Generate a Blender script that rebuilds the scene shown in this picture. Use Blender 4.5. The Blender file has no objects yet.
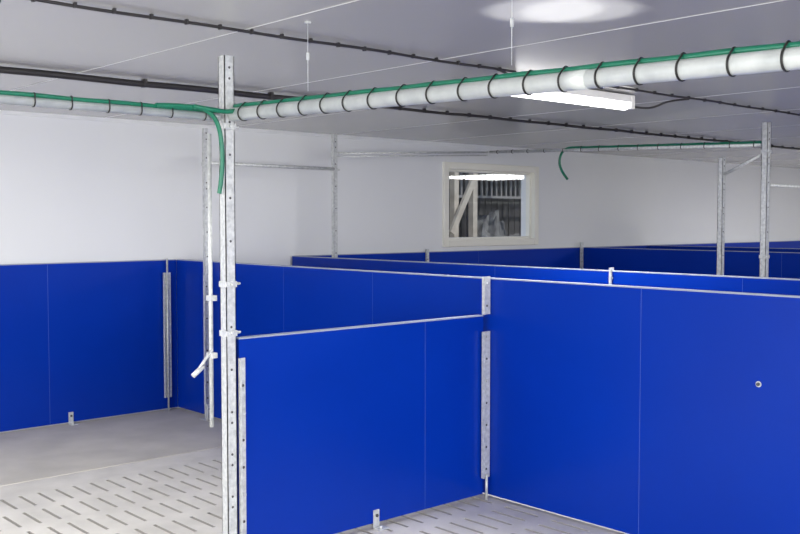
import bpy, bmesh, math, random
from mathutils import Vector, Matrix, noise
random.seed(4)
S=bpy.context.scene
COL=S.collection
S.view_settings.view_transform='Standard'
S.view_settings.look='None'
S.view_settings.exposure=0.0

# ------------------------------------------------------------------ dims
CAMH=1.60; H=1.26; HP=1.045; CEIL=2.43
FZ=-.04      # floor level
YW=7.62      # inner face of the back wall
XP=4.23      # long partition, pen side
XQ=5.45      # partition on the other side of the feeding passage
YP=3.95      # cross partition
PX=2.465     # nearest post
# ------------------------------------------------------------------ materials
def mat(name,col,rough=.5,metal=0.,noise=None,bump=0.,scale=20,spec=None,emit=None,estr=0):
    m=bpy.data.materials.new(name); m.use_nodes=True
    nt=m.node_tree; b=nt.nodes['Principled BSDF']
    b.inputs['Base Color'].default_value=(*col,1)
    b.inputs['Roughness'].default_value=rough
    b.inputs['Metallic'].default_value=metal
    if spec is not None: b.inputs['Specular IOR Level'].default_value=spec
    if emit:
        b.inputs['Emission Color'].default_value=(*emit,1); b.inputs['Emission Strength'].default_value=estr
    if noise or bump:
        tc=nt.nodes.new('ShaderNodeTexCoord')
        n=nt.nodes.new('ShaderNodeTexNoise'); n.inputs['Scale'].default_value=scale; n.inputs['Detail'].default_value=6
        nt.links.new(tc.outputs['Object'],n.inputs['Vector'])
        if noise:
            r=nt.nodes.new('ShaderNodeValToRGB')
            r.color_ramp.elements[0].position=.3; r.color_ramp.elements[1].position=.7
            r.color_ramp.elements[0].color=(*noise,1); r.color_ramp.elements[1].color=(*col,1)
            nt.links.new(n.outputs['Fac'],r.inputs['Fac']); nt.links.new(r.outputs['Color'],b.inputs['Base Color'])
        if bump:
            bp=nt.nodes.new('ShaderNodeBump'); bp.inputs['Strength'].default_value=bump; bp.inputs['Distance'].default_value=.01
            nt.links.new(n.outputs['Fac'],bp.inputs['Height']); nt.links.new(bp.outputs['Normal'],b.inputs['Normal'])
    return m
M_blue=mat('blue_pvc',(.0005,.031,.355),.30,noise=(.0005,.027,.325),scale=1.5,bump=.02,spec=.16)
M_edge=mat('grey_edge_strip',(.33,.37,.46),.5)
M_line=mat('panel_joint',(.08,.14,.42),.5)
M_wall=mat('white_pvc_wall',(.75,.765,.79),.45,noise=(.72,.735,.765),scale=.8)
M_ceil=mat('painted_steel_ceiling',(.60,.595,.575),.27,metal=.3,noise=(.57,.565,.55),scale=.7,spec=.6)
M_seam=mat('seam_bead',(.60,.60,.60),.4)
M_galv=mat('galvanised_steel',(.70,.72,.72),.45,metal=.3,noise=(.48,.50,.51),scale=45,bump=.05)
M_pipe=mat('galvanised_pipe',(.70,.74,.73),.38,metal=.2,noise=(.54,.58,.58),scale=14)
M_dark=mat('bolt_hole',(.07,.07,.075),.7)
M_green=mat('green_hose',(.003,.15,.085),.38)
M_black=mat('black_conduit',(.022,.020,.022),.5)
M_tie=mat('cable_tie',(.01,.01,.01),.5)
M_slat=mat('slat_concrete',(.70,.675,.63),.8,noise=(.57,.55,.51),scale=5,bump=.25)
M_slot=mat('slot_side_concrete',(.42,.40,.37),.9)  # dirty slot sides, with slot shade put into the dark colour
M_conc=mat('solid_concrete',(.62,.59,.53),.85,noise=(.50,.475,.43),scale=3,bump=.2)
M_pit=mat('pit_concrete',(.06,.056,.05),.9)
M_frame=mat('window_frame_white',(.80,.79,.72),.45)
M_lampb=mat('lamp_housing',(.75,.75,.74),.4)
M_tube=mat('lamp_diffuser',(.9,.9,.9),.4,emit=(1,.99,.96),estr=3.2)
M_wood=mat('raw_timber',(.62,.56,.46),.7,noise=(.42,.36,.28),scale=6)
M_woodd=mat('weathered_timber',(.085,.078,.072),.8,noise=(.03,.027,.025),scale=6)
M_woodg=mat('grey_timber',(.30,.285,.27),.8)
M_snow=mat('outdoor_gravel',(.34,.34,.34),.9,noise=(.22,.22,.22),scale=4)
M_tarp=mat('grey_stone',(.30,.295,.28),.8,noise=(.02,.02,.02),scale=4.5,bump=.5)

# ------------------------------------------------------------------ helpers
def link(ob,parent=None):
    COL.objects.link(ob)
    if parent: ob.parent=parent
    return ob
def empty(name):
    e=bpy.data.objects.new(name,None); e.empty_display_size=.1; return link(e)
class MB:
    """collects geometry with several materials into one mesh object"""
    def __init__(s): s.bm=bmesh.new(); s.mats=[]
    def mi(s,m):
        if m not in s.mats: s.mats.append(m)
        return s.mats.index(m)
    def box(s,x0,x1,y0,y1,z0,z1,m,rot=None):
        i=s.mi(m)
        c=Vector(((x0+x1)/2,(y0+y1)/2,(z0+z1)/2))
        r=bmesh.ops.create_cube(s.bm,size=1)
        for v in r['verts']:
            v.co=Vector((v.co.x*(x1-x0),v.co.y*(y1-y0),v.co.z*(z1-z0)))
            if rot is not None: v.co=rot@v.co
            v.co+=c
        for f in {f for v in r['verts'] for f in v.link_faces}: f.material_index=i
    def cyl(s,a,b,r,m,n=16,smooth=True):
        i=s.mi(m); a=Vector(a); b=Vector(b); d=b-a
        q=d.to_track_quat('Z','Y').to_matrix().to_4x4()
        mt=Matrix.Translation((a+b)/2)@q
        rr=bmesh.ops.create_cone(s.bm,cap_ends=True,segments=n,radius1=r,radius2=r,depth=d.length,matrix=mt)
        for f in {f for v in rr['verts'] for f in v.link_faces}:
            f.material_index=i; f.smooth=smooth and len(f.verts)==4
    def wrap(s,c,axis,R,off,rh,r,m,n=28,k=6,wide=1.8):
        """tie strap stretched tightly round a pipe (radius R) and a hose (offset off, radius rh)"""
        i=s.mi(m); c=Vector(c); u=Vector(axis).normalized()
        e1=u.cross(Vector((0,0,1))).normalized(); e2=e1.cross(u)
        ox,oz=off.dot(e1),off.dot(e2)
        path=[]
        for a in range(n):
            A=2*math.pi*a/n; dx,dz=math.cos(A),math.sin(A)
            if ox*dx+oz*dz+rh > R and rh>0: p=(ox+dx*(rh+r),oz+dz*(rh+r))
            else: p=(dx*(R+r),dz*(R+r))
            path.append((p,(dx,dz)))
        vs=[]
        for (p,d) in path:
            row=[]
            for b in range(k):
                B=2*math.pi*b/k
                q=e1*(p[0]+d[0]*r*math.cos(B))+e2*(p[1]+d[1]*r*math.cos(B))+u*(r*wide*math.sin(B))
                row.append(s.bm.verts.new(c+q))
            vs.append(row)
        for a in range(n):
            for b in range(k):
                f=s.bm.faces.new((vs[a][b],vs[(a+1)%n][b],vs[(a+1)%n][(b+1)%k],vs[a][(b+1)%k]))
                f.material_index=i; f.smooth=True
    def done(s,name,parent=None,bevel=0):
        bmesh.ops.recalc_face_normals(s.bm,faces=s.bm.faces)
        me=bpy.data.meshes.new(name); s.bm.normal_update(); s.bm.to_mesh(me); s.bm.free()
        for m in s.mats: me.materials.append(m)
        ob=bpy.data.objects.new(name,me); link(ob,parent)
        if bevel:
            b=ob.modifiers.new('bevel','BEVEL'); b.width=bevel; b.segments=2; b.limit_method='ANGLE'
        return ob
def box1(name,x0,x1,y0,y1,z0,z1,m,parent=None,bevel=0):
    b=MB(); b.box(x0,x1,y0,y1,z0,z1,m); return b.done(name,parent,bevel)
def tube(name,pts,r,m,parent=None):
    cu=bpy.data.curves.new(name,'CURVE'); cu.dimensions='3D'; cu.bevel_depth=r; cu.bevel_resolution=4; cu.use_fill_caps=True
    sp=cu.splines.new('NURBS'); sp.points.add(len(pts)-1)
    for p,c in zip(sp.points,pts): p.co=(*c,1)
    sp.order_u=3; sp.use_endpoint_u=True; sp.resolution_u=6
    cu.materials.append(m)
    return link(bpy.data.objects.new(name,cu),parent)

# ------------------------------------------------------------------ room shell
XL,XR,YF=-3.6,18.0,-5.2
YE=6.10
def slatted():
    bm=bmesh.new()
    xs=[XL]; x=XL+.05; kinds=[0]
    W=.020; P=.110
    while x+W<XP-.02:
        xs+= [x,x+W]; kinds+=[1,0]; x+=P
    xs.append(XP)
    ys=[YF]; y=YF+.06; ky=[0]
    L=.25; Q=.345
    while y+L<YE-.02:
        ys+=[y,y+L]; ky+=[1,0]; y+=Q
    ys.append(YE)
    g=[[bm.verts.new((a,b,FZ)) for b in ys] for a in xs]
    for i in range(len(xs)-1):
        for j in range(len(ys)-1):
            if kinds[i]==1 and ky[j]==1: continue
            bm.faces.new((g[i][j],g[i+1][j],g[i+1][j+1],g[i][j+1]))
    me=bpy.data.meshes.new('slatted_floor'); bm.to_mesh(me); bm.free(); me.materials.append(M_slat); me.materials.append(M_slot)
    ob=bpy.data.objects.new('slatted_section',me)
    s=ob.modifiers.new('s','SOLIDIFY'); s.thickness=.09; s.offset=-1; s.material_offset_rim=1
    return ob
fl=MB()
fl.box(XL,XP,YE,YW,-.14,FZ+.004,M_conc)
fl.box(XP,XR,YF,YW,-.14,FZ,M_conc)
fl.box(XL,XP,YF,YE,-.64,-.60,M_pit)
floor=fl.done('floor')
link(slatted(),floor)
ce=MB(); ce.box(XL-.2,XR+.2,YF-.2,YW+.2,CEIL,CEIL+.15,M_ceil)
x=3.6-1.2*5
while x<XR:
    ce.box(x-.0025,x+.0025,YF,YW,CEIL-.002,CEIL+.001,M_seam); x+=1.2
ceiling=ce.done('ceiling')
WX0,WX1,WZ0,WZ1=7.52,8.98,1.36,2.17
wb=MB()
wb.box(XL-.2,WX0,YW,YW+.2,-.2,CEIL,M_wall); wb.box(WX1,XR+.2,YW,YW+.2,-.2,CEIL,M_wall)
wb.box(WX0,WX1,YW,YW+.2,-.2,WZ0,M_wall); wb.box(WX0,WX1,YW,YW+.2,WZ1,CEIL,M_wall)
wb.done('wall_back')
box1('wall_left',XL-.2,XL,YF,YW,-.2,CEIL,M_wall)
box1('wall_right',XR,XR+.2,YF,YW,-.2,CEIL,M_wall)
box1('wall_front',XL-.2,XR+.2,YF-.2,YF,-.2,CEIL,M_wall)
t=MB(); t.box(XL,XR,YW-.02,YW,CEIL-.03,CEIL,M_wall); t.done('trim_1')

# window
w=empty('window_1')
b=MB(); f=.055
b.box(WX0-f,WX0+.02,YW-.03,YW+.04,WZ0-f,WZ1+f,M_frame); b.box(WX1-.02,WX1+f,YW-.03,YW+.04,WZ0-f,WZ1+f,M_frame)
b.box(WX0+.02,WX1-.02,YW-.03,YW+.04,WZ1-.02,WZ1+f,M_frame); b.box(WX0+.02,WX1-.02,YW-.03,YW+.04,WZ0-f,WZ0+.02,M_frame)
b.done('casing',w,.006)
b=MB(); g=.045; yy=YW+.03
b.box(WX0,WX0+g,yy,yy+.06,WZ0,WZ1,M_frame); b.box(WX1-g,WX1,yy,yy+.06,WZ0,WZ1,M_frame)
b.box(WX0+g,WX1-g,yy,yy+.06,WZ0,WZ0+g,M_frame); b.box(WX0+g,WX1-g,yy,yy+.06,WZ1-g,WZ1,M_frame)
b.done('sash',w,.006)
gm=bpy.data.materials.new('window_glass'); gm.use_nodes=True; nt=gm.node_tree; nt.nodes.clear()
o=nt.nodes.new('ShaderNodeOutputMaterial'); mx=nt.nodes.new('ShaderNodeMixShader'); tr=nt.nodes.new('ShaderNodeBsdfTransparent'); gl=nt.nodes.new('ShaderNodeBsdfGlossy')
gl.inputs['Roughness'].default_value=.02; mx.inputs[0].default_value=.05
nt.links.new(tr.outputs[0],mx.inputs[1]); nt.links.new(gl.outputs[0],mx.inputs[2]); nt.links.new(mx.outputs[0],o.inputs[0])
box1('pane',WX0+g,WX1-g,yy+.025,yy+.031,WZ0+g,WZ1-g,gm,w)

# outside: timber shed and stones
box1('ground_outside',2,26,YW+.2,24,-.3,-.2,M_snow)
sh=empty('timber_shed')
b=MB()
xx=10.9
while xx<17:
    b.box(xx,xx+.13,11.6,11.64,-.2,2.9,M_woodd); xx+=.15
b.box(10.9,17,11.64,11.70,-.2,2.9,M_woodd)
b.box(10.9,17,10.6,12.6,3.0,3.08,M_woodd)  # unseen shed roof, brought forward to darken the planks
xx=11.5
while xx<13.2:
    b.box(xx,xx+.03,11.3,11.33,1.98,2.42,M_woodg); xx+=.12
b.box(11.3,13.6,11.28,11.32,1.96,2.00,M_woodg); b.box(11.3,13.6,11.28,11.32,2.42,2.46,M_woodg)
b.done('plank_wall',sh)
b=MB()
for px in (10.02,10.34,10.74,12.33,12.53):
    b.box(px,px+.09,10.3,10.4,-.2,3.2,M_wood)
b.box(9.0,14,10.22,10.30,2.62,2.72,M_wood)
xx=8.6
while xx<10.8:
    b.box(xx,xx+.20,11.0,11.04,-.2,2.9,M_wood); xx+=.22
b.box(10.0,10.9,10.22,10.27,1.75,1.84,M_wood,Matrix.Rotation(math.radians(-60),3,'Y'))
b.box(12.0,12.6,10.22,10.27,1.35,1.42,M_wood)
b.box(10.4,12.2,10.24,10.28,1.10,1.16,M_wood)
b.done('timber_frame',sh)
def rock(name,loc,s,seed):
    bm=bmesh.new(); bmesh.ops.create_icosphere(bm,subdivisions=5,radius=1)
    for v in bm.verts:
        n=noise.noise(v.co*1.7+Vector((seed,0,0)))*.35+noise.noise(v.co*5)*.25+noise.noise(v.co*11)*.12
        v.co=Vector((v.co.x*s[0],v.co.y*s[1],v.co.z*s[2]))*(1+n)
    me=bpy.data.meshes.new(name); bm.to_mesh(me); bm.free(); me.materials.append(M_tarp)
    ob=bpy.data.objects.new(name,me); ob.location=loc; link(ob)
rock('stone_heap',(11.75,10.95,.55),(.65,.35,1.0),3)
rock('stone_heap',(12.7,10.95,.4),(.55,.35,.9),7)

# ------------------------------------------------------------------ blue panels
G=.0014; CT=.007
def panel_x(name,x0,x1,yc,t,h,seams=(),feet=(),z0=FZ+.02):
    e=empty(name)
    edges=[x0]+sorted(seams)+[x1]
    b=MB()
    for a,c in zip(edges[:-1],edges[1:]):
        b.box(a+(G if a!=x0 else 0),c-(G if c!=x1 else 0),yc-t/2,yc+t/2,z0,h-CT,M_blue)
    b.box(x0+.002,x1-.002,yc-t/2+.0008,yc+t/2-.0008,z0+.002,h-CT-.002,M_line)
    b.box(x0,x1,yc-t/2-.0005,yc+t/2+.0005,h-CT,h,M_edge)
    b.done('board',e)
    for fx in feet:
        b=MB(); y=yc-t/2
        b.box(fx-.02,fx+.02,y-.006,y,FZ,FZ+.10,M_galv); b.box(fx-.02,fx+.045,y-.06,y,FZ,FZ+.008,M_galv)
        b.cyl((fx,y-.014,FZ+.07),(fx,y-.006,FZ+.07),.009,M_dark,8); b.cyl((fx,y-.04,FZ+.008),(fx,y-.04,FZ+.022),.010,M_galv,6)
        b.done('foot_bracket',e,.0015)
    return e
def panel_y(name,y0,y1,xc,t,h,seams=(),z0=FZ+.02,bolts=()):
    e=empty(name)
    edges=[y0]+sorted(seams)+[y1]
    b=MB()
    for a,c in zip(edges[:-1],edges[1:]):
        b.box(xc-t/2,xc+t/2,a+(G if a!=y0 else 0),c-(G if c!=y1 else 0),z0,h-CT,M_blue)
    b.box(xc-t/2+.0008,xc+t/2-.0008,y0+.002,y1-.002,z0+.002,h-CT-.002,M_line)
    b.box(xc-t/2-.0005,xc+t/2+.0005,y0,y1,h-CT,h,M_edge)
    for (y,z) in bolts:
        b.cyl((xc-t/2-.003,y,z),(xc-t/2,y,z),.014,M_galv,14); b.cyl((xc-t/2-.010,y,z),(xc-t/2-.003,y,z),.009,M_dark,6)
    b.done('board',e)
    return e
TP=.04
panel_x('blue_wall_panel',XL+.02,XP-.002,YW-.018,.03,H,seams=(-1.7,.7,3.10),feet=(3.27,))
panel_x('blue_wall_panel',XQ+.042,XR-.02,YW-.018,.03,H,seams=(8.0,10.4,12.8,15.2))
panel_y('long_pen_partition',YF+.05,YW-.035,XP+.02,TP,H,seams=(-3.6,-1.5,.7,2.88,4.98,6.0),bolts=((2.24,.845),))
panel_y('long_pen_partition',YF+.05,YW-.035,XQ+.02,TP,H,seams=(-3.0,-1,1.,3.0,5.0))
panel_y('long_pen_partition',YF+.05,YW-.04,9.9,TP,H,seams=(-3.0,-1,1.,3.0,5.0))
panel_y('long_pen_partition',YF+.05,YW-.04,11.3,TP,H,seams=(-3.0,-1,1.,3.0,5.0))
panel_x('cross_pen_partition',PX+.05,XP-.045,YP,TP,HP,seams=(3.72,),feet=(3.36,),z0=FZ+.03)
panel_x('cross_pen_partition',XQ+.09,7.50,YP,TP,HP,seams=(6.3,),z0=FZ+.03)

# ------------------------------------------------------------------ posts
def post(name,x,y,h,s=.06,strap=(),foot=True,pitch=.20):
    e=empty(name)
    b=MB(); t=.004; a=s/2
    b.box(x-a,x+a,y-a,y-a+t,FZ,h,M_galv); b.box(x-a,x-a+t,y-a,y+a,FZ,h,M_galv); b.box(x+a-t,x+a,y-a,y+a,FZ,h,M_galv)
    b.box(x-a,x-a+.014,y+a-t,y+a,FZ,h,M_galv); b.box(x+a-.014,x+a,y+a-t,y+a,FZ,h,M_galv)
    if foot: b.box(x-a-.03,x+a+.03,y-a-.03,y+a+.03,FZ,FZ+.008,M_galv)
    z=.10
    while z<h-.02:
        b.cyl((x,y-a-.0008,z),(x,y-a+.001,z),.006,M_dark,12)
        if z>h-.45 or z<.8: b.cyl((x,y-a-.0008,z-.05),(x,y-a+.001,z-.05),.006,M_dark,12)
        z+=pitch
    b.done('channel',e)
    for z in strap:
        b=MB(); b.box(x-a-.005,x+a+.005,y-a-.005,y+a+.005,z-.014,z+.014,M_galv)
        b.cyl((x,y-a-.016,z),(x,y-a-.005,z),.008,M_galv,6); b.cyl((x+a+.005,y,z),(x+a+.04,y,z),.007,M_galv,8)
        b.done('clamp',e,.002)
    return e
post('galvanised_steel_post',PX+.005,YP,2.355,.052,strap=(1.07,1.30,2.03))
post('galvanised_steel_post',XP-.045,7.02,2.34,.036,strap=(2.05,))
post('galvanised_steel_post',XQ+.065,7.02,2.37,.038,strap=(2.05,2.19),foot=False)
post('galvanised_steel_post',7.55,3.97,2.385,.052,strap=(1.05,1.3,2.15))
post('galvanised_steel_post',7.55,4.36,2.12,.045,strap=(1.05,))
e=empty('gate_latch')
b=MB(); RX,RY=PX-.04,4.03
b.cyl((RX,RY,.62),(RX,RY,2.0),.010,M_galv,12)
for z in (.95,1.22): b.box(RX-.016,RX+.016,RY-.03,RY+.016,z,z+.025,M_galv)
b.cyl((RX,RY-.01,.99),(RX-.085,RY-.01,.89),.007,M_galv,10); b.cyl((RX-.05,RY-.01,.915),(RX-.105,RY-.01,.875),.012,M_galv,12)
b.done('rod_and_lever',e)

def strip(name,x,y,z0,z1,w=.07,rod=None):
    e=empty(name); b=MB(); t=.006
    a=w/2
    b.box(x-a,x+a,y-t,y,z0,z1,M_galv); b.box(x-a,x-a+t,y-.022,y-t,z0,z1,M_galv)
    z=z0+.05
    while z<z1-.02:
        b.cyl((x+.004,y-t-.001,z),(x+.004,y-t+.002,z),.007,M_dark,10)
        if int(z*10)%3==0: b.cyl((x+.004,y-t-.010,z),(x+.004,y-t,z),.010,M_galv,6)
        z+=.13
    if rod: b.cyl((x,y-.012,rod[0]),(x,y-.012,rod[1]),.008,M_galv,10)
    b.done('profile',e); return e
strip('hinge_profile',4.19,YP-.035,.09,.95,.065,rod=(FZ,.11))
strip('hinge_profile',4.19,YP-.035,1.05,1.27,.065)
strip('hinge_profile',4.12,7.56,.08,1.15,.07,rod=(FZ,H+.01))
strip('hinge_profile',4.15,6.97,.10,1.15,.05,rod=(FZ,.1))
strip('hinge_profile',PX+.06,YP-.024,FZ+.03,.95,.035)
strip('hinge_profile',XQ+.00,YP,1.16,1.28,.05)
strip('hinge_profile',7.20,YW-.04,1.0,1.29,.05)
strip('hinge_profile',9.83,YW-.05,.9,1.32,.06)

# ------------------------------------------------------------------ pipes, hoses
def pipe_set(name,a,b_,r,hose_off,rh,tie=.15,tmat=M_pipe,wave=.0015,h0=0,h1=1,rt=.0022):
    e=empty(name); a=Vector(a); b_=Vector(b_); d=(b_-a); L=d.length; u=d.normalized()
    m=MB(); m.cyl(a,b_,r,tmat,24)
    q=1.9
    while q<L:
        m.cyl(a+u*(q-.05),a+u*(q+.05),r*1.04,tmat,24); q+=2.2
    m.done('pipe',e)
    off=Vector(hose_off)
    n=int(L/.08); pts=[]
    for i in range(n+1):
        f=h0+(h1-h0)*i/n
        pts.append(tuple(a+d*f+off+Vector((0,0,wave*math.sin(i*1.3)))))
    tube('green_hose',pts,rh,M_green,e)
    m=MB(); q=.08
    while q<L:
        fr=q/L; hz=rh if h0<=fr<=h1 else 0
        m.wrap(a+u*q,u,r,off,hz,rt,M_tie); q+=tie*(1+random.uniform(-.08,.08))
    m.done('cable_ties',e)
    return e
pipe_set('water_pipe',(PX+.02,3.915,2.085),(2.84,-3.0,1.967),.031,(.010,0,.038),.011,.15)
pipe_set('water_pipe',(PX-.035,YP,2.072),(XL+.02,YP,2.085),.019,(0,-.008,.025),.009,.16,rt=.0018)
e=empty('drop_hose')
tube('hose',[(2.1,3.93,2.10),(2.27,3.92,2.11),(2.36,3.91,2.09),(2.405,3.91,2.03),(2.425,3.915,1.93),(2.425,3.92,1.80),(2.415,3.93,1.72)],.0105,M_green,e)
tube('hose_link',[(2.27,3.90,2.105),(2.36,3.885,2.095),(2.44,3.885,2.09),(2.52,3.86,2.11),(2.50,3.7,2.12)],.0105,M_green,e)
pipe_set('water_pipe',(7.55,3.99,2.205),(7.55,7.0,2.30),.015,(0,0,.022),.011,.22,tmat=M_galv,h0=0,h1=.66)
e=empty('drop_hose')
tube('hose',[(7.55,5.93,2.29),(7.55,6.04,2.29),(7.55,6.10,2.17),(7.55,6.06,2.06),(7.55,5.99,1.99)],.012,M_green,e)
e=empty('cross_rail')
m=MB(); m.cyl((XP-.025,7.0,2.06),(XQ+.045,7.0,2.055),.015,M_galv,14)
m.cyl((XQ+.087,7.05,2.20),(7.55,7.04,2.30),.010,M_galv,14)
m.cyl((XQ+.087,7.05,2.17),(7.55,7.04,2.27),.006,M_galv,14); m.done('rail',e)
e=empty('corner_brace')
m=MB(); m.cyl((7.55,4.335,1.98),(7.55,4.0,2.13),.013,M_galv,12); m.cyl((7.58,YP,1.88),(14,YP,1.88),.013,M_galv,12); m.done('brace',e)

# ceiling conduits
def conduit(name,x0,x1,y,z,r,clip=.35,cw=.006):
    e=empty(name); n=int((x1-x0)/.25); pts=[(x0+(x1-x0)*i/n,y+.005*math.sin(i*.9),z+.003*math.sin(i*1.7)) for i in range(n+1)]
    tube('cable',pts,r,M_black,e)
    m=MB(); x=x0+.1
    while x<x1:
        m.box(x-cw,x+cw,y-r-.002,y+r+.002,z-r-.0015,CEIL-.001,M_black); x+=clip
    m.done('clips',e)
conduit('electrical_conduit',XL,4.15,3.66,2.417,.0070,.16,.005)
conduit('electrical_conduit',5.0,XR,3.66,2.417,.0070,.20,.005)
conduit('electrical_conduit',XL,4.5,5.38,2.403,.019,.9,.010)
conduit('electrical_conduit',4.5,XR,5.38,2.410,.011,.24)
e=empty('junction_cable')
tube('cable',[(4.0,3.66,2.416),(4.14,3.67,2.40),(4.19,3.72,2.34),(4.27,3.80,2.39),(4.40,3.85,2.39)],.007,M_black,e)
tube('cable_end',[(5.55,3.86,2.35),(5.64,3.83,2.34),(5.67,3.76,2.35),(5.72,3.70,2.39),(5.9,3.66,2.41)],.007,M_black,e)
e=empty('ceiling_cable')
tube('cable',[(1.32,3.66,2.416),(1.29,3.60,2.40),(1.29,3.52,2.35),(1.2,3.40,2.39),(1.0,3.2,2.41)],.009,M_black,e)
def hanger(x,y,z):
    e=empty('pipe_hanger'); m=MB(); m.cyl((x,y,z),(x,y,CEIL-.001),.0012,M_galv,8)
    m.box(x-.006,x+.006,y-.003,y+.003,z+.13,z+.16,M_galv); m.box(x-.010,x+.010,y-.010,y+.010,CEIL-.008,CEIL-.001,M_galv); m.done('rod',e)
hanger(2.565,2.28,2.13); hanger(2.50,3.36,2.14)

# fluorescent lamp
e=empty('fluorescent_lamp')
b=MB()
b.box(4.34,5.52,3.84,3.94,2.375,CEIL-.01,M_lampb)
b.box(4.32,4.36,3.835,3.945,2.33,2.42,M_lampb); b.box(5.50,5.54,3.835,3.945,2.33,2.42,M_lampb)
b.box(4.9,4.96,3.87,3.91,CEIL-.012,CEIL-.001,M_galv)
b.done('housing',e,.006)
b=MB(); b.cyl((4.36,3.89,2.358),(5.50,3.89,2.358),.034,M_tube,20); b.done('diffuser',e)

# ------------------------------------------------------------------ lights
def area(name,loc,rot,sx,sy,p,col=(1,1,1)):
    l=bpy.data.lights.new(name,'AREA'); l.shape='RECTANGLE'; l.size=sx; l.size_y=sy; l.energy=p; l.color=col
    o=bpy.data.objects.new(name,l); o.location=loc; o.rotation_euler=rot; link(o)
R=math.radians
area('front_fill',(1.5,YF+.1,1.3),(R(90),0,0),7,2.0,470,(1,.99,.97))  # added fill from behind the camera; the front wall has no door
area('side_fill',(XL+.1,1.5,1.4),(R(90),0,R(-90)),6,1.8,260,(1,.99,.98))  # added fill from the left; no opening in that wall
area('aisle_fill',(8.5,-1.0,2.38),(0,0,0),1.2,1.2,210)  # added fill for the right pens, out of view, no fixture
area('far_fill',(13.5,3,2.38),(0,0,0),2,2,230)  # added fill for the far right end, no fixture
area('fluorescent_lamp_light',(4.97,3.89,2.31),(0,0,0),1.2,.08,65)
area('pen_fill',(-.2,4.6,2.38),(0,0,0),1.2,1.2,100)  # added fill to lift the left pen corner, no fixture
for (dx,dy) in ((-.05,.04),(.06,-.05)):
    l=bpy.data.lights.new('glare_spot','SPOT'); l.energy=150; l.spot_size=R(16.5); l.spot_blend=.5; l.shadow_soft_size=.03  # added upward spots that make the bright ceiling patch; no lamp stands here
    o=bpy.data.objects.new('glare_spot',l); o.location=(3.12+dx,2.50+dy,.6); link(o)
    o.rotation_euler=(Vector((3.12+dx,2.52+dy,CEIL))-Vector(o.location)).to_track_quat('-Z','Y').to_euler()
l=bpy.data.lights.new('sun','SUN'); l.energy=2.6; l.angle=.05
o=bpy.data.objects.new('sun',l); o.rotation_euler=(R(42),0,R(25)); link(o)
wd=bpy.data.worlds.new('world'); S.world=wd; wd.use_nodes=True
nt=wd.node_tree; bg=nt.nodes['Background']; sk=nt.nodes.new('ShaderNodeTexSky'); sk.sky_type='NISHITA'; sk.sun_disc=False; sk.sun_elevation=R(45)
nt.links.new(sk.outputs[0],bg.inputs[0]); bg.inputs[1].default_value=.18

# ------------------------------------------------------------------ camera
cam=bpy.data.cameras.new('camera'); cam.lens=44.3; cam.sensor_width=36
co=bpy.data.objects.new('camera',cam); co.location=(0,0,CAMH)
co.rotation_euler=(R(90-2.75),0,R(48.05-90)); link(co); S.camera=co
